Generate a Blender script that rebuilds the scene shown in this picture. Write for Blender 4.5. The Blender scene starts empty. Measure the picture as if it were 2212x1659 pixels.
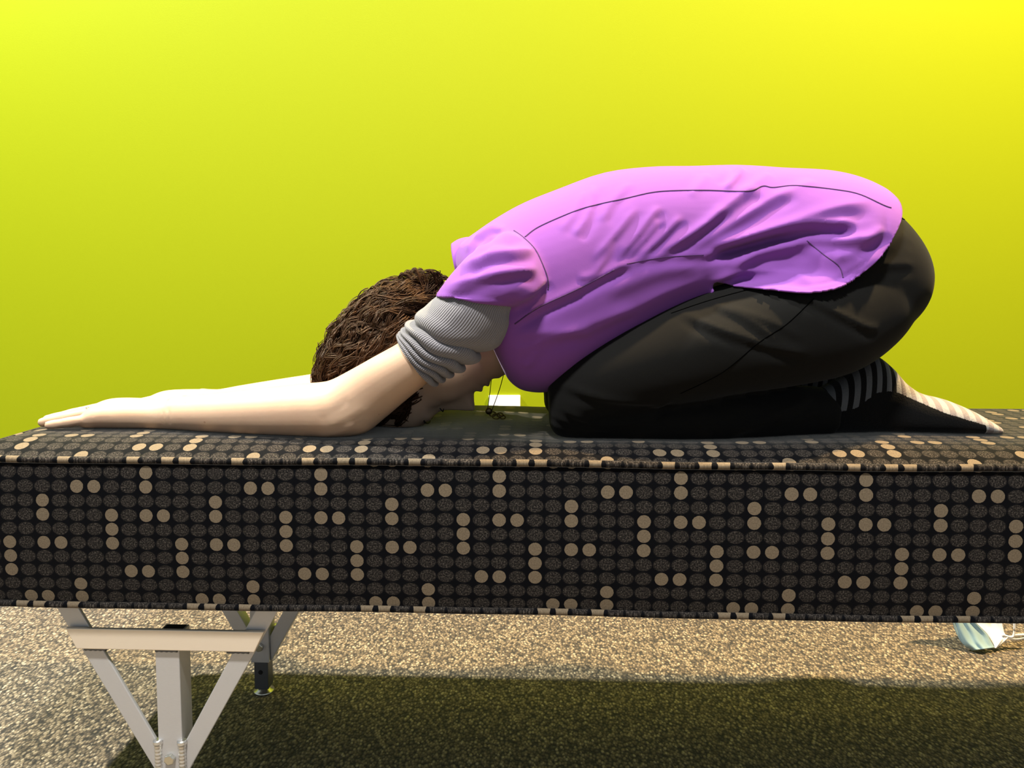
import bpy, bmesh, math, random
import numpy as np
from mathutils import Vector, Matrix
from mathutils.bvhtree import BVHTree

random.seed(7); rng = np.random.default_rng(7)
C = bpy.context.scene
COL = C.collection

# ------------------------------------------------------------------ camera
F, CX, YPP, PITCH, CAMZ = 1700.0, 1106.0, 730.8, math.radians(4.4), 0.754
cam_d = bpy.data.cameras.new('camera'); cam = bpy.data.objects.new('camera', cam_d); COL.objects.link(cam)
cam.location = (0, 0, CAMZ); cam.rotation_euler = (math.radians(90) - PITCH, 0, 0)
cam_d.sensor_fit = 'HORIZONTAL'; cam_d.sensor_width = 36; cam_d.lens = F / 2212 * 36
cam_d.shift_y = -(829.5 - YPP) / 2212; cam_d.clip_start = .05
C.camera = cam
# ------------------------------------------------------------------ world, light, exposure
w = bpy.data.worlds.new('world'); C.world = w; w.use_nodes = True
w.node_tree.nodes['Background'].inputs[0].default_value = (.78, .89, 1.0, 1)
w.node_tree.nodes['Background'].inputs[1].default_value = .26
def lamp(name, loc, target, power, color, size, kind='AREA', spread=180):
    d = bpy.data.lights.new(name, kind); o = bpy.data.objects.new(name, d); COL.objects.link(o)
    o.location = loc; d.energy = power; d.color = color
    if kind == 'AREA': d.shape = 'DISK'; d.size = size; d.spread = math.radians(spread)
    else: d.shadow_soft_size = size
    o.rotation_euler = (Vector(target) - Vector(loc)).to_track_quat('-Z', 'Y').to_euler()
    return o
lamp('ceiling_lamp_cool', (-1.74, 1.37, 2.98), (-1.74, 1.37, 0), 122, (1.0, .96, .86), .10)
lamp('ceiling_lamp_warm', (1.35, 1.12, 2.98), (1.35, 1.12, 0), 128, (1.0, .71, .36), .10)
lamp('ceiling_lamp_front', (-.35, -.08, 2.98), (-.1, 1.0, .4), 86, (1.0, .98, .95), .35)
C.view_settings.view_transform = 'Standard'; C.view_settings.look = 'None'
C.view_settings.gamma = 1; C.view_settings.use_curve_mapping = False
C.view_settings.exposure = 0.90
C.cycles.use_denoising = True
C.cycles.max_bounces = 6; C.cycles.diffuse_bounces = 1

# ------------------------------------------------------------------ helpers
def P(x, y, Y):
    u = (x - CX) / F; v = (YPP - y) / F
    ry = math.cos(PITCH) + v * math.sin(PITCH); rz = -math.sin(PITCH) + v * math.cos(PITCH)
    t = Y / ry
    return np.array([u * t, Y, CAMZ + rz * t])
def smooth(a, b, x):
    t = np.clip((x - a) / (b - a), 0, 1); return t * t * (3 - 2 * t)
def lin(c):
    c = np.array(c) / 255.0
    return tuple(np.where(c <= .04045, c / 12.92, ((c + .055) / 1.055) ** 2.4)) + (1,)
def mesh_obj(name, verts, faces, mat=None, parent=None, smoothed=True, uvs=None):
    me = bpy.data.meshes.new(name); me.from_pydata([tuple(v) for v in verts], [], [tuple(f) for f in faces]); me.update()
    if uvs is not None:
        l = me.uv_layers.new(name='UVMap')
        vi = np.zeros(len(me.loops), int); me.loops.foreach_get('vertex_index', vi)
        l.data.foreach_set('uv', np.asarray(uvs, float)[vi].ravel())
    if smoothed: me.polygons.foreach_set('use_smooth', [True] * len(me.polygons))
    o = bpy.data.objects.new(name, me); COL.objects.link(o)
    if mat: me.materials.append(mat)
    if parent: o.parent = parent
    return o
def thing(name, label, cat, loc=(0, 0, 0), group=None):
    o = bpy.data.objects.new(name, None); COL.objects.link(o); o.location = loc; o.empty_display_size = .1
    o['label'] = label; o['category'] = cat
    if group: o['group'] = group
    return o
def keep_world(o, parent):
    o.parent = parent; o.matrix_parent_inverse = Matrix.Translation(parent.location).inverted() if parent.rotation_euler.z == 0 else parent.matrix_world.inverted()
def catmull(pts, n):
    pts = np.asarray(pts, float); k = len(pts)
    t = np.linspace(0, k - 1, n); i = np.clip(t.astype(int), 0, k - 2); f = (t - i)[:, None]
    p0 = pts[np.clip(i - 1, 0, k - 1)]; p1 = pts[i]; p2 = pts[i + 1]; p3 = pts[np.clip(i + 2, 0, k - 1)]
    return .5 * (2 * p1 + (p2 - p0) * f + (2 * p0 - 5 * p1 + 4 * p2 - p3) * f ** 2 + (3 * p1 - p0 - 3 * p2 + p3) * f ** 3)
def ring_loft(cen, a, b, n=40, ex=2.0):
    """closed tube from centres and two half-axis vectors per ring; fan caps"""
    th = np.linspace(0, 2 * math.pi, n, endpoint=False); e = 2.0 / ex
    ca = np.sign(np.cos(th)) * np.abs(np.cos(th)) ** e; sa = np.sign(np.sin(th)) * np.abs(np.sin(th)) ** e
    V = (cen[:, None, :] + ca[None, :, None] * a[:, None, :] + sa[None, :, None] * b[:, None, :])
    m = len(cen); V = V.reshape(-1, 3); fs = []
    for i in range(m - 1):
        for j in range(n):
            j2 = (j + 1) % n; fs.append((i * n + j, i * n + j2, (i + 1) * n + j2, (i + 1) * n + j))
    V = np.vstack([V, cen[0:1], cen[-1:]]); c0 = m * n; c1 = c0 + 1
    for j in range(n):
        j2 = (j + 1) % n; fs.append((c0, j2, j)); fs.append((c1, (m - 1) * n + j, (m - 1) * n + j2))
    return V, fs
def sil_loft(st, m=40, n=40, ex=2.2, mirror=False):
    """stations: (Tx,Ty, Bx,By, Y centre, lateral half width): top and bottom of the side outline"""
    S = []
    for s in st:
        yc = s[6] if len(s) > 6 else s[4]
        T = P(s[0], s[1], yc); B = P(s[2], s[3], yc); T[1] = B[1] = s[4]; S.append(np.concatenate([T, B, [s[5]]]))
    S = catmull(S, m); T = S[:, :3]; B = S[:, 3:6]; wd = np.abs(S[:, 6])
    cen = (T + B) / 2; a = (T - B) / 2; b = np.zeros_like(a); b[:, 1] = wd
    if mirror:
        cen[:, 1] = 2 * YM - cen[:, 1]
    return ring_loft(cen, a, b, n, ex)
def tube(pts, r, n=8):
    pts = np.asarray(pts, float); m = len(pts); r = np.broadcast_to(r, (m,))
    t = np.gradient(pts, axis=0); t /= np.linalg.norm(t, axis=1)[:, None] + 1e-12
    ref = np.array([0, 0, 1.0]) if abs(t[0][2]) < .9 else np.array([0, 1.0, 0])
    a = np.cross(t, ref); a /= np.linalg.norm(a, axis=1)[:, None] + 1e-12; b = np.cross(t, a)
    return ring_loft(pts, a * r[:, None], b * r[:, None], n)
def box(x0, x1, y0, y1, z0, z1):
    V = [(x, y, z) for x in (x0, x1) for y in (y0, y1) for z in (z0, z1)]
    return np.array(V, float), [(0, 1, 3, 2), (4, 6, 7, 5), (0, 4, 5, 1), (2, 3, 7, 6), (0, 2, 6, 4), (1, 5, 7, 3)]
def join(parts):
    V, Fc, k = [], [], 0
    for v, f in parts:
        V.append(v); Fc += [tuple(i + k for i in q) for q in f]; k += len(v)
    return np.vstack(V), Fc
def ellipsoid(c, r, n=16, m=12):
    V = []; fs = []
    for i in range(m + 1):
        p = math.pi * i / m
        for j in range(n):
            q = 2 * math.pi * j / n
            V.append((c[0] + r[0] * math.sin(p) * math.cos(q), c[1] + r[1] * math.sin(p) * math.sin(q), c[2] + r[2] * math.cos(p)))
    for i in range(m):
        for j in range(n): fs.append((i * n + j, (i + 1) * n + j, (i + 1) * n + (j + 1) % n, i * n + (j + 1) % n))
    return np.array(V), fs
def remesh(parts, voxel, sm=4):
    """union of overlapping closed pieces -> one continuous surface (verts, faces)"""
    V, Fc = join(parts)
    o = mesh_obj('remesh_tmp', V, Fc)
    bm = bmesh.new(); bm.from_mesh(o.data); bmesh.ops.remove_doubles(bm, verts=bm.verts, dist=1e-6)
    bmesh.ops.recalc_face_normals(bm, faces=bm.faces); bm.to_mesh(o.data); bm.free()
    r = o.modifiers.new('r', 'REMESH'); r.mode = 'VOXEL'; r.voxel_size = voxel
    s = o.modifiers.new('s', 'SMOOTH'); s.factor = .5; s.iterations = sm
    dg = bpy.context.evaluated_depsgraph_get(); me = bpy.data.meshes.new_from_object(o.evaluated_get(dg))
    V = np.zeros(len(me.vertices) * 3); me.vertices.foreach_get('co', V); V = V.reshape(-1, 3)
    fs = [tuple(p.vertices) for p in me.polygons]
    bpy.data.objects.remove(o); bpy.data.meshes.remove(me)
    return V, fs
def vnormals(V, fs):
    q = np.array([f if len(f) == 4 else (f[0], f[1], f[2], f[2]) for f in fs])
    n = np.cross(V[q[:, 2]] - V[q[:, 0]], V[q[:, 3]] - V[q[:, 1]])
    N = np.zeros_like(V)
    for k in range(4): np.add.at(N, q[:, k], n)
    return N / (np.linalg.norm(N, axis=1)[:, None] + 1e-12)
def fold(V, fs, strokes, Yref):
    """raise cloth folds: strokes are (pixel polyline, height mm, width px, one-sided valley)"""
    N = vnormals(V, fs); D = np.zeros(len(V)); X = V[:, [0, 2]]
    for pts, amp, wpx, val in strokes:
        L = catmull([P(x, y, Yref)[[0, 2]] for x, y in pts], 5 * len(pts)); wd = wpx / 1560.0
        lo = L.min(0) - 4 * wd; hi = L.max(0) + 4 * wd
        idx = np.where((X > lo).all(1) & (X < hi).all(1))[0]
        if len(idx) == 0: continue
        p = X[idx]; best = np.full(len(p), 9.0); sg = np.zeros(len(p)); tt = np.zeros(len(p)); m = len(L) - 1
        for i in range(m):
            a, b = L[i], L[i + 1]; ab = b - a; t = np.clip(((p - a) @ ab) / (ab @ ab + 1e-12), 0, 1)
            d = p - (a + t[:, None] * ab); dd = np.hypot(d[:, 0], d[:, 1]); k = dd < best
            best[k] = dd[k]; tt[k] = (i + t[k]) / m
            s = ab[0] * d[:, 1] - ab[1] * d[:, 0]; sg[k] = np.sign(s[k])
        tp = smooth(0, .22, tt) * smooth(0, .22, 1 - tt)
        sd = best * sg
        g = np.exp(-(best / wd) ** 1.5) - val * np.exp(-((sd + 1.7 * wd) / (1.1 * wd)) ** 2)
        D[idx] += amp * .001 * tp * g
    return V + N * D[:, None]
def poly_sd(p, poly):
    """signed distance to a closed polygon, positive outside, and the nearest point"""
    best = np.full(len(p), 9.0); near = np.zeros_like(p); inside = np.zeros(len(p), bool); m = len(poly)
    for i in range(m):
        a = poly[i]; b = poly[(i + 1) % m]; ab = b - a
        t = np.clip(((p - a) @ ab) / (ab @ ab + 1e-12), 0, 1); q = a + t[:, None] * ab; d = np.hypot(*(p - q).T)
        k = d < best; best[k] = d[k]; near[k] = q[k]
        c = ((a[1] > p[:, 1]) != (b[1] > p[:, 1])) & (p[:, 0] < (b[0] - a[0]) * (p[:, 1] - a[1]) / (b[1] - a[1] + 1e-15) + a[0])
        inside ^= c
    return np.where(inside, -best, best), near
def cut(V, fs, out, snap):
    """drop faces wholly outside, pull the straddling vertices onto the cut line"""
    f2 = [f for f in fs if not all(out[i] for i in f)]
    used = sorted({i for f in f2 for i in f}); mp = {i: k for k, i in enumerate(used)}
    V2 = V.copy(); o = np.where(out)[0]; V2[o] = snap[o]
    return V2[used], [tuple(mp[i] for i in f) for f in f2], np.array(used)
def solidify(o, t, off=-1):
    m = o.modifiers.new('thickness', 'SOLIDIFY'); m.thickness = t; m.offset = off; return o

# ------------------------------------------------------------------ materials
def mat(name, base=(.5, .5, .5, 1), rough=.6, metal=0.0, **kw):
    m = bpy.data.materials.new(name); m.use_nodes = True; b = m.node_tree.nodes['Principled BSDF']
    b.inputs['Base Color'].default_value = base if len(base) == 4 else tuple(base) + (1,)
    b.inputs['Roughness'].default_value = rough; b.inputs['Metallic'].default_value = metal
    for k, v in kw.items(): b.inputs[k.replace('_', ' ')].default_value = v
    return m
class NT:
    def __init__(s, m): s.t = m.node_tree; s.b = s.t.nodes['Principled BSDF']
    def n(s, typ, **kw):
        o = s.t.nodes.new(typ)
        for k, v in kw.items():
            if k.startswith('i_'):
                key = k[2:]; key = int(key) if key.isdigit() else key.replace('_', ' ')
                s.put(o.inputs[key], v)
            else: setattr(o, k, v)
        return o
    def put(s, inp, v):
        if isinstance(v, bpy.types.NodeSocket): s.t.links.new(v, inp)
        else: inp.default_value = v
    def m(s, op, a, b=0.0, c=None):
        o = s.n('ShaderNodeMath', operation=op); s.put(o.inputs[0], a); s.put(o.inputs[1], b)
        if c is not None: s.put(o.inputs[2], c)
        return o.outputs[0]
    def mix(s, f, a, b):
        o = s.n('ShaderNodeMix', data_type='RGBA'); s.put(o.inputs[0], f); s.put(o.inputs[6], a); s.put(o.inputs[7], b); return o.outputs[2]
    def noise(s, vec, scale, detail=2.0, rough=.5):
        o = s.n('ShaderNodeTexNoise', i_Scale=scale, i_Detail=detail, i_Roughness=rough)
        if vec is not None: s.put(o.inputs['Vector'], vec)
        return o.outputs['Fac']
    def obj(s): return s.n('ShaderNodeTexCoord').outputs['Object']
    def uv(s): return s.n('ShaderNodeTexCoord').outputs['UV']
    def ramp(s, f, stops, interp='LINEAR'):
        o = s.n('ShaderNodeValToRGB'); o.color_ramp.interpolation = interp; e = o.color_ramp.elements
        while len(e) > 1: e.remove(e[-1])
        e[0].position = stops[0][0]; e[0].color = stops[0][1]
        for p, c in stops[1:]:
            k = e.new(p); k.color = c
        s.put(o.inputs[0], f); return o.outputs[0]
    def bump(s, h, strength=.3, dist=.002):
        o = s.n('ShaderNodeBump', i_Strength=strength, i_Distance=dist); s.put(o.inputs['Height'], h); s.put(s.b.inputs['Normal'], o.outputs[0])
    def color(s, c): s.put(s.b.inputs['Base Color'], c)
    def scale(s, vec, sc):
        o = s.n('ShaderNodeMapping'); s.put(o.inputs[0], vec); o.inputs['Scale'].default_value = sc; return o.outputs[0]

def m_wall():
    m = mat('lime_paint', (.66, .78, .012, 1), .6, Specular_IOR_Level=.12); t = NT(m); o = t.obj()
    n = t.noise(o, 1.2, 2); t.color(t.mix(n, (.43, .53, .004, 1), (.45, .54, .006, 1)))
    t.bump(t.noise(o, 420, 3, .6), .12, .001); return m
def m_carpet():
    m = mat('loop_carpet', (.2, .17, .13, 1), .95); t = NT(m); o = t.obj()
    rot = t.n('ShaderNodeMapping'); t.put(rot.inputs[0], o); rot.inputs['Rotation'].default_value = (0, 0, math.radians(38)); rot.inputs['Scale'].default_value = (1, .62, 1)
    v = t.n('ShaderNodeTexVoronoi', i_Scale=235.0, i_Randomness=1.0); t.put(v.inputs['Vector'], rot.outputs[0])
    d = v.outputs['Distance']; sep = t.n('ShaderNodeSeparateColor'); t.put(sep.inputs[0], v.outputs['Color'])
    rnd = sep.outputs[0]
    c = t.ramp(rnd, [(0, (.04, .031, .026, 1)), (.25, (.16, .12, .078, 1)), (.5, (.38, .29, .185, 1)), (.8, (.57, .45, .29, 1)), (1, (1.0, .84, .60, 1))])
    big = t.noise(o, 9, 3); c = t.mix(t.m('MULTIPLY', big, .35), c, (.33, .25, .16, 1))
    dk = t.m('MULTIPLY', t.m('POWER', t.m('MULTIPLY', d, 1.3), 1.7), .97)
    c = t.mix(dk, c, (.03, .025, .02, 1)); t.color(c)
    h = t.m('SUBTRACT', 1.0, d); t.bump(h, .7, .003)
    t.b.inputs['Sheen Weight'].default_value = .15
    return m
BR = {0: (1, 8, 9), 1: (5,), 2: (1, 2, 5), 3: (9,), 4: (3, 5, 6, 9), 5: (3,), 6: (0, 3, 7, 9), 7: (7,), 8: (4, 5, 7), 9: (1,)}
def m_dots():
    m = mat('dotted_upholstery', (.02, .02, .025, 1), .8); t = NT(m)
    sep = t.n('ShaderNodeSeparateXYZ'); t.put(sep.inputs[0], t.uv()); u, v = sep.outputs[0], sep.outputs[1]
    wob = t.noise(t.scale(t.uv(), (1, 1, 1)), 9, 2); wob = t.m('MULTIPLY', t.m('SUBTRACT', wob, .5), .12)
    ui = t.m('FLOOR', t.m('ADD', u, .5)); vi = t.m('FLOOR', t.m('ADD', v, .5))
    fu = t.m('SUBTRACT', u, ui); fv = t.m('SUBTRACT', v, vi)
    cu = t.m('FLOORED_MODULO', ui, 10.0); cv = t.m('FLOORED_MODULO', vi, 10.0)
    idx = t.m('DIVIDE', t.m('ADD', t.m('ADD', t.m('MULTIPLY', cv, 10.0), cu), .5), 50.0)
    def half(r0):
        st = [(0.0, (0, 0, 0, 1))]
        for k in range(50):
            on = (k % 10) in BR[r0 + k // 10]; c = (1, 1, 1, 1) if on else (0, 0, 0, 1)
            if c != st[-1][1]:
                if k == 0: st[0] = (0.0, c)
                else: st.append((k / 50, c))
        return st
    lo = t.ramp(idx, half(0), 'CONSTANT'); hi = t.ramp(t.m('SUBTRACT', idx, 1.0), half(5), 'CONSTANT')
    sel = t.m('GREATER_THAN', idx, 1.0)
    br = t.mix(sel, lo, hi)
    brv = t.n('ShaderNodeSeparateColor'); t.put(brv.inputs[0], br); b = brv.outputs[0]
    ru = t.m('ADD', .475, t.m('MULTIPLY', b, -.10))
    e = t.m('ADD', t.m('POWER', t.m('DIVIDE', fu, ru), 2.0), t.m('POWER', t.m('DIVIDE', fv, .455), 2.0))
    sp = t.noise(t.scale(t.uv(), (1, .8, 1)), 12, 3, .75)
    e = t.m('ADD', t.m('ADD', e, t.m('MULTIPLY', wob, 1.6)), t.m('MULTIPLY', t.m('MULTIPLY', t.m('SUBTRACT', sp, .5), 1.5), t.m('SUBTRACT', 1.0, t.m('MULTIPLY', b, .75))))
    mask = t.m('LESS_THAN', e, 1.0)
    spk = t.ramp(sp, [(.38, (.010, .0095, .0095, 1)), (.52, (.036, .031, .0275, 1)), (.66, (.17, .145, .12, 1))])
    spb = t.ramp(sp, [(.3, (.19, .145, .095, 1)), (.7, (.34, .265, .175, 1))])
    ink = t.mix(b, spk, spb)
    t.color(t.mix(mask, (.0035, .004, .006, 1), ink))
    t.put(t.b.inputs['Sheen Weight'], .7); t.b.inputs['Specular IOR Level'].default_value = .06; t.b.inputs['Sheen Roughness'].default_value = .25; t.b.inputs['Sheen Tint'].default_value = (1, .93, .82, 1)
    t.bump(t.m('ADD', t.noise(t.uv(), 40, 2, .7), t.m('MULTIPLY', mask, .35)), .25, .001)
    return m
def m_cloth(name, c0, c1, sheen=.2, weave=900, rough=.85, bump=.12):
    m = mat(name, c0, rough); t = NT(m); o = t.obj(); t.b.inputs['Specular IOR Level'].default_value = .15
    t.color(t.mix(t.noise(o, 6, 3), c0, c1)); t.b.inputs['Sheen Weight'].default_value = sheen; t.b.inputs['Sheen Roughness'].default_value = .5
    t.bump(t.noise(o, weave, 2, .6), bump, .0006); return m
def m_skin():
    m = mat('skin', (.72, .46, .33, 1), .5); t = NT(m); o = t.obj()
    n = t.noise(o, 14, 3); f = t.noise(o, 70, 3)
    c = t.mix(n, (.88, .64, .43, 1), (.82, .53, .35, 1)); c = t.mix(t.m('MULTIPLY', f, .25), c, (.66, .34, .25, 1))
    v = t.n('ShaderNodeTexVoronoi', i_Scale=34.0); t.put(v.inputs['Vector'], o)
    mole = t.m('LESS_THAN', v.outputs['Distance'], .055); c = t.mix(t.m('MULTIPLY', mole, .45), c, (.40, .18, .11, 1))
    t.color(c); t.b.inputs['Subsurface Weight'].default_value = .12; t.b.inputs['Subsurface Radius'].default_value = (.012, .005, .003)
    t.bump(t.noise(o, 350, 3), .1, .0006); return m
def m_rib():
    m = mat('grey_ribbed_knit', (.2, .19, .2, 1), .9); t = NT(m); s = t.n('ShaderNodeSeparateXYZ'); t.put(s.inputs[0], t.uv())
    wv = t.m('SINE', t.m('MULTIPLY', s.outputs[0], 2 * math.pi * 105)); n = t.noise(t.obj(), 500, 2)
    k = t.m('ADD', t.m('MULTIPLY', wv, .5), .5)
    t.color(t.mix(k, (.20, .19, .205, 1), (.36, .345, .37, 1))); t.b.inputs['Sheen Weight'].default_value = .2
    t.bump(t.m('ADD', k, t.m('MULTIPLY', n, .3)), .7, .0012); return m
def m_alu(name, c0, c1):
    m = mat(name, c1, .46, .35); t = NT(m); o = t.obj()
    n = t.noise(t.scale(o, (30, 30, 400)), 6, 3, .7); t.color(t.mix(n, c0, c1))
    t.put(t.b.inputs['Roughness'], t.m('ADD', .40, t.m('MULTIPLY', n, .2))); return m
def m_hair():
    m = mat('brown_hair', (.03, .017, .01, 1), .5); t = NT(m); o = t.obj()
    n = t.noise(o, 60, 3, .6); t.color(t.mix(n, (.008, .004, .0025, 1), (.12, .056, .027, 1)))
    t.b.inputs['Specular IOR Level'].default_value = .25; t.b.inputs['Specular Tint'].default_value = (1, .8, .6, 1)
    t.bump(t.noise(t.scale(o, (300, 300, 300)), 3, 3), .3, .001); return m

M = dict(wall=m_wall(), carpet=m_carpet(), dots=m_dots(), skin=m_skin(), rib=m_rib(), alu=m_alu('brushed_aluminium', (.66, .64, .62, 1), (.80, .78, .76, 1)), hair=m_hair(),
         shirt=m_cloth('purple_cotton', (.33, .105, .52, 1), (.37, .12, .56, 1), .10), seam=mat('purple_seam_thread', (.10, .03, .16, 1), .9),
         trousers=m_cloth('black_stretch_cloth', (.0042, .0042, .0036, 1), (.0058, .0056, .0048, 1), .03, 1100),
         pseam=mat('black_seam_thread', (.001, .001, .001, 1), 1.0, Specular_IOR_Level=0.0),
         white=mat('white_plastic', (.92, .92, .92, 1), .35), ceiling=mat('ceiling_paint', (.86, .86, .84, 1), .9),
         steel=mat('zinc_steel', (.72, .72, .66, 1), .28, 1.0), dark=mat('hole_shade_black', (.006, .006, .006, 1), .9),
         grey=mat('grey_painted_steel', (.20, .21, .23, 1), .45, .6), weld=mat('weld_bead', (.86, .85, .83, 1), .42, 1.0),
         bronze=mat('aged_bronze', (.16, .12, .06, 1), .4, 1.0), board=mat('black_board', (.012, .012, .012, 1), .9),
         strip=m_alu('aluminium_warm_lit', (.90, .77, .60, 1), (.95, .83, .67, 1)), nail=mat('nail', (.86, .60, .52, 1), .3), mask_blue=m_cloth('mask_blue', (.26, .40, .46, 1), (.30, .44, .50, 1), .1), mask_white=m_cloth('mask_white', (.88, .88, .88, 1), (.92, .92, .92, 1), .1),  # strip: crossbar aluminium with warm reflected light put into its colour
         lash=mat('dark_lash', (.01, .006, .004, 1), .8), gold=mat('ring_gold', (.85, .82, .78, 1), .15, 1.0))

def tone(m, k):
    """scale the reflectance of a material"""
    nt = m.node_tree; b = nt.nodes['Principled BSDF'].inputs['Base Color']
    if b.is_linked:
        src = b.links[0].from_socket; x = nt.nodes.new('ShaderNodeMix'); x.data_type = 'RGBA'; x.blend_type = 'MULTIPLY'
        x.inputs[0].default_value = 1.0; nt.links.new(src, x.inputs[6]); x.inputs[7].default_value = (k, k, k, 1); nt.links.new(x.outputs[2], b)
    else: c = b.default_value; b.default_value = (c[0] * k, c[1] * k, c[2] * k, 1)
for k_ in ('wall', 'carpet', 'dots', 'shirt', 'hair', 'trousers', 'seam', 'grey'): tone(M[k_], .60)
tone(M['alu'], .82); tone(M['rib'], .68)
tone(M['skin'], .66)

# ------------------------------------------------------------------ the room
WALL_Y = 1.85
def struct(name, v, f, m):
    o = mesh_obj(name, v, f, m, smoothed=False); o['kind'] = 'structure'; return o
struct('floor', *box(-4.5, 4.5, -3.5, WALL_Y, -.05, 0), M['carpet'])
struct('wall_back', *box(-4.5, 4.5, WALL_Y, WALL_Y + .12, -.05, 3.1), M['wall'])
struct('bounce_blocker_back', *box(-4.5, 4.5, WALL_Y - .008, WALL_Y, 0, .20), mat('black_bounce_absorber', (.012, .012, .013, 1), .6))  # added black strip that cuts light bouncing off the lower wall
struct('ceiling', *box(-4.5, 4.5, -3.5, WALL_Y + .12, 3.0, 3.1), M['ceiling'])

# outlet plate on the wall
pl = P(1090, 853, WALL_Y); plx, plt = pl[0], pl[2]
ol = thing('outlet_plate', 'white wall outlet plate low on the lime wall', 'outlet', (plx, WALL_Y, plt - .058))
def rel(v, o): return np.asarray(v) - np.array(o.location)
v, f = box(plx - .0375, plx + .0375, WALL_Y - .006, WALL_Y, plt - .116, plt)
o = mesh_obj('cover_plate', rel(v, ol), f, M['white'], ol, False); bv = o.modifiers.new('b', 'BEVEL'); bv.width = .002; bv.segments = 2
for k in (-1, 1):
    v, f = box(plx - .016, plx + .016, WALL_Y - .0075, WALL_Y - .005, plt - .058 + k * .020 - .014, plt - .058 + k * .020 + .014)
    o = mesh_obj('socket', rel(v, ol), f, M['white'], ol, False); bv = o.modifiers.new('b', 'BEVEL'); bv.width = .003; bv.segments = 2
v, f = ellipsoid((plx, WALL_Y - .0062, plt - .058), (.0035, .0012, .0035)); mesh_obj('screw', rel(v, ol), f, M['steel'], ol)

# ------------------------------------------------------------------ the bench (own frame: x along, y back from the front edge)
YAW = math.radians(-2.35)
XL, XR, DEP, CR = -.748, 1.45, .405, .020
ZT = P(1106, 1003, 1.0)[2]; ZB = P(1106, 1322, 1.0)[2]
bench = thing('treatment_bench', 'long padded treatment bench in black dotted upholstery on aluminium legs', 'bench', (0, 1.0, 0))
bench.rotation_euler = (0, 0, YAW)
cy, sy = math.cos(YAW), math.sin(YAW)
def to_local(X, Y): dx, dy = X, Y - 1.0; return dx * cy + dy * sy, -dx * sy + dy * cy
def to_world(x, y): return x * cy - y * sy, 1.0 + x * sy + y * cy
def crown(o): return CR * (1 - (1 - np.clip(o / .068, 0, 1)) ** 2)
DENTS = [(P(1215, 930, 1.11), .07, .007), (P(740, 935, 1.10), .05, .004), (P(900, 915, 1.2), .06, .005), (P(1500, 945, 1.11), .12, .005)]
def bench_z(X, Y):
    X = np.asarray(X, float); Y = np.asarray(Y, float)
    dx, dy = X, Y - 1.0; x = dx * cy + dy * sy; y = -dx * sy + dy * cy
    o = np.minimum(np.minimum(y, DEP - y), np.minimum(x - XL, XR - x))
    z = ZT + crown(o)
    for (p, r, d) in DENTS:
        for yy in (p[1], 2 * 1.2 - p[1]): z = z - d * np.exp(-((X - p[0]) ** 2 + (Y - yy) ** 2) / r ** 2) * .7
    return z
def perimeter(inset, n_long=260, n_short=50, n_c=8, r=.022):
    x0, x1, y0, y1 = XL + inset, XR - inset, inset, DEP - inset
    r = max(r - inset, .0005); pts = []
    pts += [(x0 + r + (x1 - x0 - 2 * r) * k / n_long, y0) for k in range(n_long)]
    pts += [(x1 - r + r * math.sin(a), y0 + r - r * math.cos(a)) for a in np.linspace(0, math.pi / 2, n_c, endpoint=False)]
    pts += [(x1, y0 + r + (y1 - y0 - 2 * r) * k / n_short) for k in range(n_short)]
    pts += [(x1 - r + r * math.cos(a), y1 - r + r * math.sin(a)) for a in np.linspace(0, math.pi / 2, n_c, endpoint=False)]
    pts += [(x1 - r - (x1 - x0 - 2 * r) * k / n_long, y1) for k in range(n_long)]
    pts += [(x0 + r - r * math.sin(a), y1 - r + r * math.cos(a)) for a in np.linspace(0, math.pi / 2, n_c, endpoint=False)]
    pts += [(x0, y1 - r - (y1 - y0 - 2 * r) * k / n_short) for k in range(n_short)]
    pts += [(x0 + r - r * math.cos(a), y0 + r - r * math.sin(a)) for a in np.linspace(0, math.pi / 2, n_c, endpoint=False)]
    return np.array(pts)
U0 = to_local(*P(1156, 1190, 1.0)[:2])[0]; CU = .02325
zr1 = P(1077, 1028, 1.0)[2]; zr10 = P(1077, 1304, 1.0)[2]; RV = (zr1 - zr10) / 9
def uv_u(x): return 7 + (np.asarray(x) - U0) / CU
# top panel: inset loops
offs = [0, .003, .006, .010, .015, .021, .028, .036, .045, .055, .066, .077, .088, .10, .112, .124, .136, .148, .16, .172, .184, .195, .2024]
V, Fc, UV = [], [], []; n = 0
for k, o_ in enumerate(offs):
    p = perimeter(o_); n = len(p); wx, wy = to_world(p[:, 0], p[:, 1])
    z = bench_z(wx, wy) if k else np.full(n, ZT)
    V.append(np.column_stack([p, z])); UV.append(np.column_stack([uv_u(p[:, 0]), 8 - (p[:, 1] - .027) / RV]))
    if k:
        for j in range(n):
            j2 = (j + 1) % n; Fc.append(((k - 1) * n + j, (k - 1) * n + j2, k * n + j2, k * n + j))
V = np.vstack(V); b0 = (len(offs) - 1) * n; bk = 260 + 8 + 50 + 8 + 260
for k in range(260): Fc.append((b0 + k, b0 + k + 1, b0 + bk - k - 1, b0 + bk - k))
Fc.append(tuple(b0 + k for k in range(260, bk - 259))); Fc.append(tuple(b0 + k for k in range(bk, n)) + (b0,))
mesh_obj('cushion_top', V, Fc, M['dots'], bench, True, np.vstack(UV))
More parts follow.
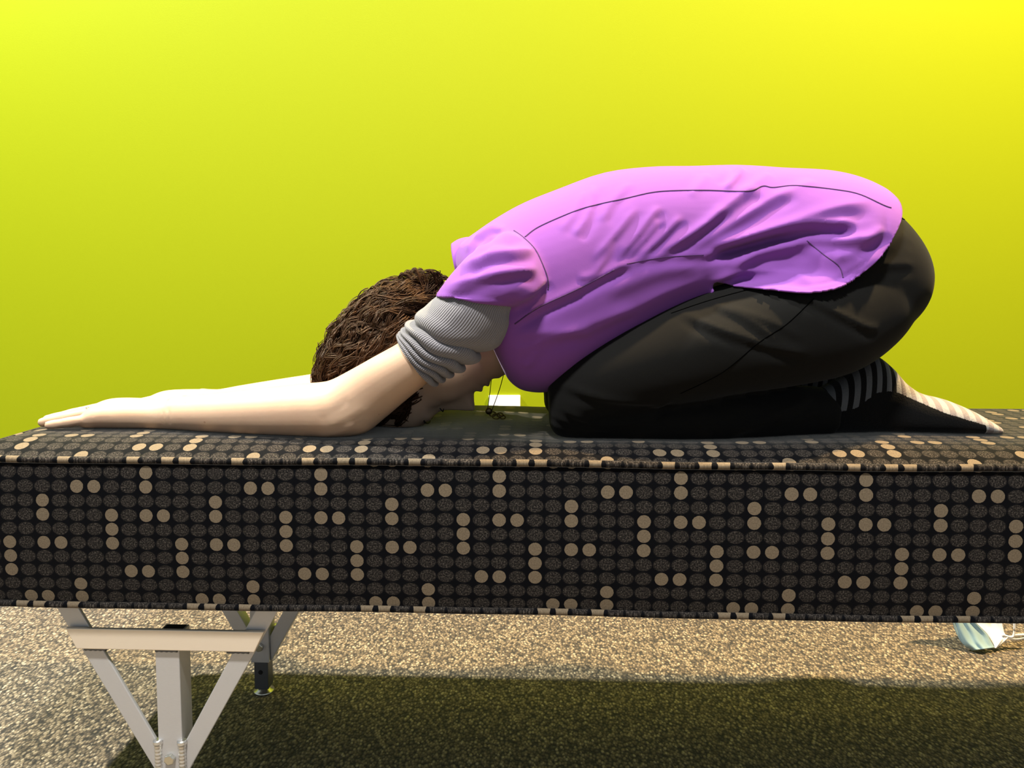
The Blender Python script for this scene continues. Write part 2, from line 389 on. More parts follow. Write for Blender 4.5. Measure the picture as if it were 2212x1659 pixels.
# side band
V, Fc, UV = [], [], []; m_ = 14; p = perimeter(0); n = len(p)
nx = np.gradient(np.vstack([p[-1:], p, p[:1]]), axis=0)[1:-1]; nrm = np.column_stack([nx[:, 1], -nx[:, 0]]); nrm /= np.linalg.norm(nrm, axis=1)[:, None]
al = np.concatenate([[0], np.cumsum(np.linalg.norm(np.diff(p, axis=0), axis=1))])
for k in range(m_ + 1):
    s = k / m_; bul = .006 * math.sin(math.pi * s) ** .6 if 0 < s < 1 else 0
    z = ZT + (ZB - ZT) * s; q = p + nrm * bul
    V.append(np.column_stack([q, np.full(n, z) + .0012 * np.sin(q[:, 0] * 9 + 1) * (s > .9)]))
    UV.append(np.column_stack([uv_u(XL + .022) + al / CU, np.full(n, 1 + (zr1 - z) / RV)]))
    if k:
        for j in range(n): j2 = (j + 1) % n; Fc.append(((k - 1) * n + j, k * n + j, k * n + j2, (k - 1) * n + j2))
Fc = [f for f in Fc if (n - 1) not in (f[0] % n,) or True]
mesh_obj('side_band', np.vstack(V), Fc, M['dots'], bench, True, np.vstack(UV))
# pipings
def piping(z, r, off, row, shift, wave):
    q = p + nrm * off; V, Fc, UV = [], [], []; mm = 10
    for j in range(mm):
        a = 2 * math.pi * j / mm
        V.append(np.column_stack([q + nrm * (r * math.cos(a)), z + r * math.sin(a) + wave * np.sin(q[:, 0] * 7.3 + 2) + wave * .5 * np.sin(q[:, 0] * 23)]))
        UV.append(np.column_stack([uv_u(XL + .022) + al / CU + shift, np.full(n, row + .25 * math.cos(a))]))
    for j in range(mm):
        for i in range(n): i2 = (i + 1) % n; j2 = (j + 1) % mm; Fc.append((j * n + i, j * n + i2, j2 * n + i2, j2 * n + i))
    return mesh_obj('piping', np.vstack(V), Fc, M['dots'], bench, True, np.vstack(UV))
piping(ZT + .0012, .0048, .0010, 4, -1.3, .0008); piping(ZB + .001, .0045, .001, 10, .5, .0008)
v, f = box(XL + .004, XR - .004, .004, DEP - .004, ZB - .001, ZB + .012); mesh_obj('base_board', v, f, M['board'], bench, False)

def lbox(name, x0, x1, y0, y1, z0, z1, m, par, bev=.0012):
    o = mesh_obj(name, *box(x0, x1, y0, y1, z0, z1), m, par, False)
    b = o.modifiers.new('b', 'BEVEL'); b.width = bev; b.segments = 2; b.limit_method = 'ANGLE'; return o
def hexbolt(par, x, y, z, r=.0078):
    pr = []
    for k in range(2):
        pr += [(x + r * math.cos(a), y - (.0 if k == 0 else .006), z + r * math.sin(a)) for a in np.linspace(.3, .3 + 2 * math.pi, 6, endpoint=False)]
    f = [tuple(range(5, -1, -1)), tuple(range(6, 12))] + [(k, (k + 1) % 6, 6 + (k + 1) % 6, 6 + k) for k in range(6)]
    o = mesh_obj('bolt', pr, f, M['steel'], par, False); b = o.modifiers.new('b', 'BEVEL'); b.width = .0012; b.segments = 2
def leg(px_, ypost, front):
    """ypost: y of the post face turned outward; sgn: direction outward"""
    sg = -1 if front else 1; hw = .0168; zt = .268; zb = .062; xp = px_
    ya, yb = sorted((ypost, ypost - sg * .034))
    post = lbox('leg_post', xp - hw, xp + hw, ya, yb, zb, zt, M['alu'], bench)
    lbox('opening_shade', xp - hw + .003, xp + hw - .003, ya + .003, yb - .003, zt - .001, zt + .0004, M['dark'], post, .0002)  # black inlay: shade inside the open tube put into colour
    lbox('inner_post', xp - .0128, xp + .0128, (ya + yb) / 2 - .0128, (ya + yb) / 2 + .0128, .010, zb + .05, M['grey'], post)
    # hole in the inner post: dark plug just proud of the face
    for hz in (.042,):
        v, f = tube([(xp - .001, (ya + yb) / 2 - .0131, hz), (xp - .001, (ya + yb) / 2 + .0131, hz)], .0042, 14); mesh_obj('pin_hole', v, f, M['dark'], post)
    prof = [(.0001, .012), (.011, .012), (.012, .0065), (.018, .004), (.0188, .002), (.0185, 0), (.0001, 0)]
    V, Fc = [], []; nn = 28
    for r, z in prof: V += [(xp + r * math.cos(a), (ya + yb) / 2 + r * math.sin(a), z) for a in np.linspace(0, 2 * math.pi, nn, endpoint=False)]
    for i in range(len(prof) - 1):
        for j in range(nn): Fc.append((i * nn + j, i * nn + (j + 1) % nn, (i + 1) * nn + (j + 1) % nn, (i + 1) * nn + j))
    mesh_obj('foot', V, Fc, M['steel'], post)
    ym = ypost + (0.002 if front else -.002)
    y0, y1 = sorted((ym, ym - sg * (.0055 if front else .026)))
    for s in (-1, 1):
        # brace arm: sheared box, cut upright against the post and level under the cushion
        xt, xb, z1, z0, h = .146, .0315, ZB - .001, .122, .0155
        q = [(s * (xt - h), z1), (s * (xt + h), z1), (s * (.0168 + .001), .062), (s * .0168, .109)]
        V = [(xp + a, yy, b) for yy in (y0, y1) for a, b in q]
        Fc = [(0, 1, 2, 3), (7, 6, 5, 4)] + [(k, 4 + k, 4 + (k + 1) % 4, (k + 1) % 4) for k in range(4)]
        o = mesh_obj('brace_arm', V, Fc, M['alu'], post, False)
        bm = bmesh.new(); bm.from_mesh(o.data); bmesh.ops.recalc_face_normals(bm, faces=bm.faces); bm.to_mesh(o.data); bm.free()
        b = o.modifiers.new('b', 'BEVEL'); b.width = .0012; b.segments = 2
        # weld bead up the joint
        zz = np.linspace(.064, .118, 40); yb_ = ypost + sg * .0005
        bead = np.column_stack([np.full(40, xp + s * .0168), np.full(40, yb_), zz])
        rr = .0042 + .0011 * np.abs(np.sin(zz * 620)) + .0018 * smooth(.108, .116, zz)
        mesh_obj('weld_bead', *tube(bead, rr, 10), M['weld'], post)
    # crossbar welded across the outer faces
    zc0, zc1 = .2485, .2775; ty = ypost + sg * .006
    t0, t1 = sorted((ty, ypost))
    wt = .146 - .1137 * (ZB - zc1) / (ZB - .085) + .011; wb = .146 - .1137 * (ZB - zc0) / (ZB - .085) + .011
    q = [(-wt, zc1), (wt, zc1), (wb, zc0), (-wb, zc0)]
    V = [(xp + a, yy, b) for yy in (t0, t1) for a, b in q]
    o = mesh_obj('crossbar', V, [(3, 2, 1, 0), (4, 5, 6, 7)] + [(k, (k + 1) % 4, 4 + (k + 1) % 4, 4 + k) for k in range(4)], M['strip'], post, False)
    bm = bmesh.new(); bm.from_mesh(o.data); bmesh.ops.recalc_face_normals(bm, faces=bm.faces); bm.to_mesh(o.data); bm.free()
    b = o.modifiers.new('b', 'BEVEL'); b.width = .0012; b.segments = 2
    for xx in (-wb + .024, 0, wb - .024):
        zz = np.linspace(-.015, .015, 14); pts = np.column_stack([xp + xx + zz, np.full(14, ypost + sg * .001), np.full(14, zc0 - .001)])
        mesh_obj('weld_bead', *tube(pts, .0032 + .0005 * np.sin(np.arange(14) * 2.1), 8), M['grey'], post)
    hexbolt(post, xp, ypost if front else ya, .092)
xf = to_local(*P(364, 1500, 1.040)[:2]); xb_ = to_local(*P(567, 1460, 1.385)[:2])
leg(xf[0], xf[1], True); leg(xf[0] + .004, DEP - xf[1], False)
leg(XR - (xf[0] - XL), xf[1], True); leg(XR - (xf[0] - XL), DEP - xf[1], False)

# ------------------------------------------------------------------ the person
YM = 1.2
person = thing('person', 'person folded forward kneeling on the bench in purple shirt and black trousers', 'person', (0, YM, ZT + CR))
def on_bench(V, sink=-.0022):
    z = bench_z(V[:, 0], V[:, 1]) - sink; V = V.copy(); k = V[:, 2] < z; V[k, 2] = z[k]; return V
def pobj(name, V, Fc, m, parent=None, uvs=None):
    par = parent or person
    return mesh_obj(name, rel(V, person), Fc, m, par, True, uvs)

# --- trousers
trouser_pelvis = [(1630, 470, 1600, 690, YM, .105), (1720, 396, 1700, 735, YM, .158), (1800, 384, 1780, 770, YM, .172), (1870, 399, 1850, 790, YM, .172), (1922, 428, 1900, 770, YM, .166),
                  (1962, 470, 1938, 738, YM, .154), (1988, 512, 1968, 710, YM, .135), (2003, 553, 1993, 668, YM, .105), (2010, 590, 2008, 632, YM, .06)]
thigh = [(1966, 590, 1966, 700, 1.118, .050, 1.1), (1900, 545, 1925, 742, 1.11, .075, 1.1), (1820, 548, 1868, 785, 1.106, .088, 1.1), (1700, 575, 1800, 812, 1.098, .096), (1585, 606, 1690, 834, 1.096, .094), (1480, 643, 1570, 850, 1.096, .090), (1380, 690, 1450, 872, 1.098, .083),
         (1300, 731, 1345, 890, 1.100, .074), (1240, 765, 1262, 915, 1.104, .064), (1203, 795, 1212, 932, 1.111, .052), (1183, 830, 1186, 905, 1.111, .03)]
shank = [(1186, 850, 1186, 915, 1.112, .03), (1205, 842, 1203, 938, 1.112, .048), (1260, 845, 1258, 946, 1.112, .052), (1330, 850, 1330, 950, 1.112, .056), (1420, 856, 1420, 952, 1.113, .058), (1520, 848, 1520, 953, 1.115, .058),
         (1620, 842, 1620, 951, 1.118, .054), (1700, 834, 1700, 947, 1.122, .049), (1770, 836, 1765, 944, 1.125, .046), (1800, 846, 1785, 942, 1.126, .046)]
trouser_pelvis = [q + (1.115,) for q in trouser_pelvis]
parts = [sil_loft(trouser_pelvis, 40, 48, 2.25)]
for mi in (False, True): parts += [sil_loft(thigh, 40, 40, 2.2, mi), sil_loft(shank, 40, 36, 2.2, mi)]
TV, TF = remesh(parts, .0042, 9)
tstrokes = [([(1464, 674), (1558, 715), (1656, 745), (1730, 760)], 3.2, 9, .9), ([(1531, 653), (1613, 696), (1660, 735)], 2.2, 8, .8), ([(1700, 630), (1735, 647), (1797, 680), (1851, 704), (1884, 707)], 3.0, 8, .9),
            ([(1850, 560), (1900, 572), (1975, 570)], 1.8, 9, 1.0), ([(1880, 550), (1930, 520), (1965, 500)], 1.2, 12, .6), ([(1200, 830), (1294, 858), (1380, 868), (1440, 868)], 3.2, 9, .8),
            ([(1205, 880), (1294, 921), (1390, 911), (1460, 856)], 3.2, 9, .8), ([(1310, 902), (1390, 892), (1450, 862)], 2.6, 8, .8), ([(1500, 868), (1620, 880), (1700, 905)], 1.6, 10, .5),
            ([(1580, 946), (1680, 910), (1790, 868)], 3.5, 12, .7), ([(1690, 925), (1740, 915), (1795, 895)], 3.0, 9, .8), ([(1560, 660), (1640, 690), (1720, 730)], 1.6, 8, .6), ([(1190, 900), (1260, 930), (1340, 938)], 2.2, 7, .8)]
TV = fold(TV, TF, tstrokes, 1.04)
# cuffs: open the legs
cp = P(1790, 900, 1.125)[0]; xx = TV[:, 0] + .12 * (TV[:, 2] - ZT)
out = (xx > P(1788, 900, 1.125)[0]) & (TV[:, 2] < P(1790, 822, 1.1)[2]) & (TV[:, 0] < 2)
# only shank ends lie there (thigh stays above)
below = TV[:, 2] < P(1788, 818, 1.1)[2] - 0.0 + .0
out &= below & (TV[:, 0] < P(1812, 900, 1.125)[0])
TV = on_bench(TV)
t2, f2, _ = cut(TV, TF, np.zeros(len(TV), bool), TV)
trousers = pobj('trousers', t2, f2, M['trousers'])
tbvh = BVHTree.FromPolygons([Vector(v) for v in TV], TF)
def drape(pts, Y0, off, bvh):
    """lay a pixel polyline on the near side of a surface: world points"""
    res = []
    for x, y in pts:
        a = P(x, y, .6); b = P(x, y, 1.6); d = Vector(b - a).normalized()
        h = bvh.ray_cast(Vector(a), d)
        if h[0] is not None: res.append(np.array(h[0] + h[1] * off))
    return res
def seam(name, pts, bvh, r, m, parent, n=60, off=.0):
    q = drape(catmull(pts, n), 1.0, off, bvh)
    if len(q) > 3: pobj(name, *tube(q, r, 6), m, parent)
seam('seam', [(1450, 677), (1530, 650), (1618, 626), (1660, 622)], tbvh, .0009, M['pseam'], trousers)
seam('seam', [(1925, 466), (1955, 475), (1978, 488)], tbvh, .0009, M['pseam'], trousers, 20)
seam('seam', [(1758, 645), (1700, 700), (1640, 740), (1560, 805), (1470, 850)], tbvh, .0007, M['pseam'], trousers)

# --- shirt
torso = [(982, 556, 1050, 700, YM, .085), (995, 528, 1066, 742, YM, .125), (1030, 502, 1084, 786, YM, .160), (1075, 471, 1104, 822, YM, .176), (1130, 440, 1140, 842, YM, .180), (1200, 411, 1205, 838, YM, .176),
         (1300, 374, 1320, 778, YM, .163), (1400, 359, 1430, 722, YM, .155), (1500, 355, 1530, 690, YM, .152), (1600, 351, 1630, 695, YM, .158), (1700, 356, 1730, 690, YM, .172), (1790, 359, 1810, 735, YM, .183),
         (1850, 370, 1865, 765, YM, .185), (1895, 389, 1905, 768, YM, .182), (1932, 414, 1935, 752, YM, .176), (1962, 448, 1962, 728, YM, .166), (1990, 486, 1990, 700, YM, .15), (2012, 530, 2012, 660, YM, .12)]
sleeve = [(1150, 500, 1215, 580, 1.125, .050), (1092, 504, 1188, 618, 1.072, .070), (1045, 527, 1172, 640, 1.052, .070), (1008, 556, 1158, 652, 1.046, .067), (975, 592, 1138, 660, 1.044, .064), (939, 640, 1116, 663, 1.044, .063)]
torso = [q + (float(np.interp(q[0], [1000, 1300, 1700, 1900], [1.2, 1.18, 1.14, 1.125])),) for q in torso]
parts = [sil_loft(torso, 60, 64, 2.35)] + [sil_loft(sleeve, 24, 40, 2.1, mi) for mi in (False, True)]
SV, SF = remesh(parts, .0033, 9)
R = [([(1278, 566), (1321, 517), (1343, 493), (1385, 440)], 2.6, 8, .8), ([(1327, 566), (1381, 506), (1408, 471), (1435, 440)], 3.0, 8, .9), ([(1354, 560), (1403, 506), (1430, 470)], 3.0, 7, .9),
     ([(1375, 560), (1435, 509), (1482, 462)], 3.2, 8, .9), ([(1415, 553), (1520, 490), (1580, 440)], 2.8, 9, .9), ([(1240, 510), (1270, 466), (1297, 384)], 2.4, 9, .8), ([(1210, 500), (1245, 455), (1275, 400)], 1.6, 9, .7), ([(1300, 480), (1330, 430), (1380, 380)], 1.8, 9, .7),
     ([(1245, 601), (1285, 588), (1330, 520)], 2.6, 8, .8), ([(1095, 705), (1164, 663), (1245, 625), (1327, 581), (1370, 566)], 3.4, 9, 1.3), ([(1354, 566), (1435, 552), (1520, 549), (1560, 545)], 2.0, 8, .8),
     ([(1430, 548), (1531, 482), (1613, 419), (1660, 398)], 4.0, 11, 1.0), ([(1465, 550), (1586, 482), (1667, 433), (1730, 400)], 3.6, 11, 1.0), ([(1504, 544), (1640, 504), (1748, 466), (1816, 447), (1890, 436)], 4.2, 13, 1.0),
     ([(1540, 532), (1600, 517), (1721, 486), (1803, 480), (1850, 482)], 7.5, 12, 1.9), ([(1695, 507), (1775, 509), (1857, 517), (1905, 490)], 6.5, 12, .9), ([(1585, 586), (1620, 556), (1660, 536), (1721, 526), (1760, 522)], 7.5, 14, .8), ([(1530, 566), (1590, 545), (1650, 520), (1700, 508)], -5, 10, 0), ([(1545, 612), (1575, 596), (1610, 585), (1650, 590)], 4, 9, .5),
     ([(1560, 606), (1600, 592), (1640, 580)], 2.5, 9, .7), ([(1618, 582), (1680, 588), (1750, 600)], 3.0, 10, 1.0), ([(1790, 560), (1840, 540), (1880, 505)], 2.0, 10, .8), ([(1641, 340), (1620, 368), (1580, 405)], 5.0, 8, .5), ([(1560, 360), (1530, 390), (1500, 420)], 1.6, 10, .6),
     ([(1700, 360), (1660, 385), (1600, 415)], 1.8, 10, .6), ([(1790, 385), (1740, 400), (1690, 430)], 1.8, 10, .6),
     ([(1100, 760), (1180, 735), (1300, 690), (1380, 660)], 3.0, 14, .7), ([(1110, 720), (1200, 715), (1290, 720)], 2.6, 14, .8), ([(1130, 800), (1150, 780), (1160, 760)], 2.0, 9, .7), ([(1230, 740), (1330, 690), (1450, 630), (1540, 600)], 2.4, 14, .7), ([(1300, 640), (1420, 590), (1520, 575)], 2.0, 16, .6),
     # sleeve
     ([(1015, 560), (1050, 512), (1090, 508), (1130, 520)], 4.0, 9, .9), ([(1000, 585), (1050, 555), (1110, 547), (1158, 545)], 5.5, 10, 1.0), ([(960, 625), (1040, 600), (1110, 585), (1165, 582)], 5.0, 11, 1.0), ([(946, 630), (1030, 639), (1108, 650)], -1.5, 4, 0), ([(950, 636), (1020, 622), (1090, 616)], 1.8, 9, .8),
     ([(1000, 545), (1030, 505), (1080, 478)], 3.4, 8, .9), ([(1020, 515), (1060, 492), (1095, 492)], 2.6, 8, .9), ([(1110, 650), (1150, 630), (1180, 600)], 3.2, 8, .8),
     # hem stitching line
     ([(1916, 446), (1907, 490), (1886, 535), (1850, 572), (1800, 602), (1740, 614), (1660, 610)], -1.4, 4, 0)]
px0, px1 = P(1530, 600, 1.04)[0], P(1570, 600, 1.04)[0]
tl = np.array([P(x, y, 1.04)[[0, 2]] for x, y in [(1380, 690), (1450, 655), (1500, 632), (1530, 618), (1554, 606), (1559, 650), (1600, 680), (2100, 700)]])
def push(V, off):
    """keep the loose tail of the shirt outside the trousers"""
    for i in np.where((V[:, 0] > px0) & (V[:, 2] > np.interp(V[:, 0], tl[:, 0], tl[:, 1])))[0]:
        x, y, z = V[i]; near = y < YM; yq = y if near else 2 * YM - y
        if yq > YM - .02: continue
        h = tbvh.ray_cast(Vector((x, .4, z)), Vector((0, 1, 0)))
        if h[0] is None: h = tbvh.ray_cast(Vector((x + 2e-4, .4, z + 3e-4)), Vector((0, 1, 0)))
        if h[0] is not None and yq > h[0].y - off:
            yq += (h[0].y - off - yq) * float(smooth(px0, px1, x)); V[i, 1] = yq if near else 2 * YM - yq
    return V
SV = push(SV, .016)
q_ = np.array([f if len(f) == 4 else (f[0], f[1], f[2], f[2]) for f in SF]); ea = np.concatenate([q_[:, k] for k in range(4)]); eb = np.concatenate([q_[:, (k + 1) % 4] for k in range(4)])
wsm = (smooth(px0 - .06, px0 + .02, SV[:, 0]) * .5)[:, None]
for _ in range(14):
    acc = np.zeros_like(SV); cnt_ = np.zeros(len(SV)); np.add.at(acc, ea, SV[eb]); np.add.at(cnt_, ea, 1)
    SV = SV + wsm * (acc / np.maximum(cnt_, 1)[:, None] - SV) * np.array([0, 1, 0])
SV = fold(SV, SF, R, 1.03)
SV = push(SV, .0015)
def hemY(y): return 1.075 if y < 425 else 1.075 + (1.03 - 1.075) * float(smooth(425, 560, y))
hem = [(1929, 408), (1931, 428), (1930, 445), (1922, 482), (1905, 530), (1880, 565), (1850, 590), (1810, 612), (1770, 624), (1720, 629), (1650, 622), (1600, 616), (1556, 609), (1551, 640), (1550, 1000), (700, 1000), (700, 150), (1925, 150)]
poly = np.array([P(x, y, hemY(y))[[0, 2]] for x, y in [tuple(q) for q in catmull(hem[:13], 80)] + hem[13:]])
sd, near = poly_sd(SV[:, [0, 2]], poly); snap = SV.copy(); snap[:, 0] = near[:, 0]; snap[:, 2] = near[:, 1]
SV, SF, _ = cut(SV, SF, sd > 0, snap)
shirt = pobj('shirt', SV, SF, M['shirt']); solidify(shirt, .0025)
sbvh = BVHTree.FromPolygons([Vector(v) for v in SV], SF)
seam('seam', [(1134, 512), (1164, 490), (1232, 460), (1278, 445), (1354, 428), (1422, 414), (1517, 411), (1613, 413), (1648, 402), (1670, 405), (1721, 401), (1808, 410), (1857, 420), (1908, 443), (1925, 449)], sbvh, .0011, M['seam'], shirt, 140)
seam('seam', [(1110, 498), (1132, 514), (1156, 539), (1172, 571), (1183, 601), (1184, 626)], sbvh, .0010, M['seam'], shirt, 60)
seam('seam', [(1743, 520), (1775, 547), (1811, 574), (1821, 600)], sbvh, .0008, M['seam'], shirt, 40)
seam('seam', [(1112, 700), (1164, 664), (1245, 626), (1327, 583)], sbvh, .0010, M['seam'], shirt, 60)  # dark line laid along a fold crease
seam('seam', [(1354, 570), (1435, 556), (1520, 551)], sbvh, .0006, M['seam'], shirt, 40)  # dark line continuing along the same crease
# collar standing up behind the neck
cen = np.array([P(1002, 545, YM), P(985, 542, YM)]); 
cs = [(1040, 512, 1070, 620, YM, .075), (1010, 512, 1045, 625, YM, .070), (990, 517, 1020, 630, YM, .066), (976, 526, 1000, 632, YM, .064)]
S = catmull([np.concatenate([P(s[0], s[1], s[4]), P(s[2], s[3], s[4]), [s[5]]]) for s in cs], 12)
cc = (S[:, :3] + S[:, 3:6]) / 2; ca = (S[:, :3] - S[:, 3:6]) / 2; cb = np.zeros_like(ca); cb[:, 1] = S[:, 6]
V, Fc = ring_loft(cc, ca, cb, 40); k = len(V) - 2; Fc = [f for f in Fc if max(f) < k]
solidify(pobj('collar', V[:k], Fc, M['shirt'], shirt), .002)

# --- grey under-sleeves, bunched at the elbow
def undersleeve(mi):
    st = [(1005, 598, 1130, 648, 1.050, .055), (966, 626, 1108, 672, 1.047, .056), (936, 648, 1102, 705, 1.046, .056), (915, 668, 1082, 738, 1.047, .054), (893, 692, 1042, 765, 1.05, .051), (877, 712, 1000, 795, 1.054, .048), (866, 724, 962, 815, 1.058, .046), (861, 731, 938, 832, 1.06, .044)]
    S = catmull([np.concatenate([P(s[0], s[1], s[4]), P(s[2], s[3], s[4]), [s[5]]]) for s in st], 150); m = len(S); n = 110
    T, B = S[:, :3], S[:, 3:6]; cen = (T + B) / 2; a = (T - B) / 2; b = np.zeros_like(a); b[:, 1] = S[:, 6]
    th = np.linspace(0, 2 * math.pi, n + 1); V = np.zeros((m, n + 1, 3)); UV = np.zeros((m, n + 1, 2))
    s = np.linspace(0, 1, m)
    for j, t in enumerate(th):
        wob = .022 * math.sin(t * 2 + .7) + .012 * math.sin(5 * t)
        q = s + wob; ph = np.interp(q, [0, .42, .58, .70, .79, .87, .94, 1.05], [0, .3, 1, 2, 3, 4, 5, 6.0])
        rid = np.abs(np.sin(math.pi * ph)) ** .75
        amp = .0085 * smooth(.36, .62, s) * (1 - .75 * smooth(.95, 1, s)) * (.7 + .3 * math.cos(2 * t + .6))
        r = 1 + (rid * 2 - 1.35) * amp / .05
        V[:, j] = cen + a * (math.cos(t) * r)[:, None] + b * (math.sin(t) * r)[:, None]; UV[:, j, 0] = t / (2 * math.pi); UV[:, j, 1] = s
    if mi: V[:, :, 1] = 2 * YM - V[:, :, 1]
    Fc = [(i * (n + 1) + j, i * (n + 1) + j + 1, (i + 1) * (n + 1) + j + 1, (i + 1) * (n + 1) + j) for i in range(m - 1) for j in range(n)]
    o = pobj('undersleeve', V.reshape(-1, 3), Fc, M['rib'], None, UV.reshape(-1, 2)); solidify(o, .0022, 0)
undersleeve(False); undersleeve(True)

# --- body: head, neck, trunk, arms, hands, one surface
HU = np.array([-.85, 0, -.53]); HU /= np.linalg.norm(HU); HF = np.array([.53, 0, -.85]); HF /= np.linalg.norm(HF); HL = np.array([0, 1.0, 0])
HC = P(893, 786, YM)
def H(f_, u_, l_): return HC + np.multiply.outer(f_, HF) + np.multiply.outer(u_, HU) + np.multiply.outer(l_, HL)
us = [-.113, -.107, -.095, -.078, -.06, -.04, -.02, 0, .02, .04, .06, .08, .096, .107, .112]
Ff = [.066, .082, .086, .083, .085, .085, .082, .080, .085, .088, .084, .072, .054, .030, .0]
Bb = [.030, .012, -.012, -.040, -.064, -.080, -.090, -.096, -.099, -.098, -.093, -.080, -.060, -.035, -.004]
Ww = [.010, .024, .036, .049, .058, .065, .069, .071, .073, .074, .072, .063, .049, .030, .003]
uu = np.linspace(-.113, .112, 110); nA = 120
prof = catmull(np.column_stack([us, Ff, Bb, Ww]), 300); o_ = np.argsort(prof[:, 0])
Fp, Bp, Wp = [np.interp(uu, prof[o_, 0], prof[o_, i]) for i in (1, 2, 3)]
V, Fc = [], []
th = np.linspace(0, 2 * math.pi, nA, endpoint=False)
g = lambda x, s: np.exp(-(x / s) ** 2)
for i, u_ in enumerate(uu):
    c = (Fp[i] + Bp[i]) / 2; hd = (Fp[i] - Bp[i]) / 2
    f_ = c + hd * np.sign(np.cos(th)) * np.abs(np.cos(th)) ** .92; l_ = Wp[i] * np.sign(np.sin(th)) * np.abs(np.sin(th)) ** .95
    fr = np.clip(np.cos(th), 0, 1) ** .5
    nose = np.interp(u_, [-.056, -.049, -.042, -.030, -.012, .006, .016], [0, .012, .027, .021, .012, .003, 0])
    wn = np.interp(u_, [-.056, -.042, -.02, .01], [.017, .014, .010, .009])
    f_ = f_ + fr * (nose * g(l_, wn) + .008 * g(u_ + .067, .0055) * g(l_, .020) + .0075 * g(u_ + .080, .0055) * g(l_, .018) - .004 * g(u_ + .0735, .0022) * g(l_, .02) - .003 * g(u_ + .091, .006) * g(l_, .02) + .004 * g(u_ + .105, .010) * g(l_, .016))
    for s in (-1, 1):
        f_ = f_ + fr * (-.011 * g(u_ - .002, .013) * g(l_ - s * .030, .015) + .0085 * g(u_ - .000, .008) * g(l_ - s * .031, .012) + .004 * g(u_ - .020, .007) * g(l_ - s * .030, .020) + .003 * g(u_ + .028, .016) * g(l_ - s * .042, .016))
    V.append(H(f_, np.full(nA, u_), l_))
    if i:
        for j in range(nA): Fc.append(((i - 1) * nA + j, (i - 1) * nA + (j + 1) % nA, i * nA + (j + 1) % nA, i * nA + j))
k = len(uu); V = np.vstack(V); V = np.vstack([V, V[:nA].mean(0), V[-nA:].mean(0)])
for j in range(nA): Fc.append((k * nA, (j + 1) % nA, j)); Fc.append((k * nA + 1, (k - 1) * nA + j, (k - 1) * nA + (j + 1) % nA))
parts = [(V, Fc)]
nk = np.array([H(-.02, .01, 0), H(-.035, -.05, 0), P(985, 672, YM), P(1040, 630, YM), P(1110, 600, YM)]); nk = catmull(nk, 24)
parts.append(tube(nk, np.interp(np.linspace(0, 1, 24), [0, .4, .7, 1], [.052, .044, .048, .075]), 32))
th_ = catmull(np.array([H(.02, -.06, 0), P(1058, 762, YM), P(1090, 730, YM), P(1130, 700, YM)]), 16); parts.append(tube(th_, np.linspace(.036, .050, 16), 28))
core = [(1060, 560, 1075, 680, YM, .07), (1110, 510, 1120, 740, YM, .125), (1200, 470, 1210, 770, YM, .135), (1400, 420, 1420, 700, YM, .125), (1600, 420, 1620, 640, YM, .12), (1750, 440, 1760, 680, YM, .125), (1850, 470, 1860, 700, YM, .11)]
parts.append(sil_loft(core, 30, 36))
arm = [(1120, 520, 1180, 580, 1.10, .045), (1050, 560, 1118, 622, 1.064, .046), (982, 628, 1090, 678, 1.050, .046), (920, 695, 1010, 758, 1.053, .045), (870, 735, 930, 822, 1.060, .042), (805, 772, 880, 862, 1.072, .041), (755, 800, 835, 900, 1.085, .041), (716, 820, 790, 934, 1.092, .042), (690, 826, 735, 943, 1.096, .043),
       (650, 829, 672, 943, 1.100, .043), (560, 838, 568, 940, 1.110, .041), (460, 849, 463, 935, 1.126, .036), (390, 857, 390, 930, 1.140, .031), (345, 863, 345, 928, 1.148, .029), (310, 861, 310, 927, 1.152, .032), (268, 860, 268, 926, 1.156, .037), (235, 862, 235, 925, 1.158, .039), (212, 870, 212, 925, 1.159, .038), (196, 882, 196, 924, 1.160, .034)]
fingers = [(-.0270, .088, .0080, .66), (-.0088, .104, .0085, .95), (.0098, .110, .0087, 1.1), (.0284, .098, .0085, 1.0)]
def hand_parts(mi):
    ps = []
    base = P(232, 900, 1.158)
    for ly, ln, r, hh in fingers:
        y0 = base[1] + ly; x0 = base[0] + .004 + .010 * abs(ly) / .03
        zk = ZT + CR + .0235 * hh + .003; zt = ZT + CR + .0062
        # knuckle, two joints, tip: slope down and flatten onto the pad
        pts = np.array([(x0 + .03, base[1] + ly * .75, zk - .004), (x0, y0, zk), (x0 - ln * .45, y0 + ly * .10, zt + (zk - zt) * .60), (x0 - ln * .75, y0 + ly * .13, zt + (zk - zt) * .27), (x0 - ln, y0 + ly * .13, zt)])
        q = catmull(pts, 30); s = np.linspace(0, 1, 30)
        rr = r * (1.08 - .30 * s) * (1 + .06 * g(s - .62, .06) + .06 * g(s - .82, .05)) * np.sqrt(np.clip(1 - ((s - .93) / .07).clip(0, 1) ** 2, .05, 1))
        ps.append(tube(q, rr, 14))
    # thumb: leaves the inner side of the palm near the wrist
    x1 = base[0] + .085; y1 = base[1] + .026
    pts = np.array([(x1, y1, ZT + CR + .020), (x1 - .030, y1 + .022, ZT + CR + .018), (x1 - .058, y1 + .033, ZT + CR + .013), (x1 - .080, y1 + .036, ZT + CR + .009)])
    q = catmull(pts, 24); s = np.linspace(0, 1, 24); ps.append(tube(q, .0115 * (1.1 - .32 * s) * np.sqrt(np.clip(1 - ((s - .9) / .1).clip(0, 1) ** 2, .05, 1)), 14))
    if mi: ps = [(np.column_stack([v[:, 0] + FAR_DX, 2 * YM - v[:, 1], v[:, 2]]), f) for v, f in ps]
    return ps
FAR_DX = .045
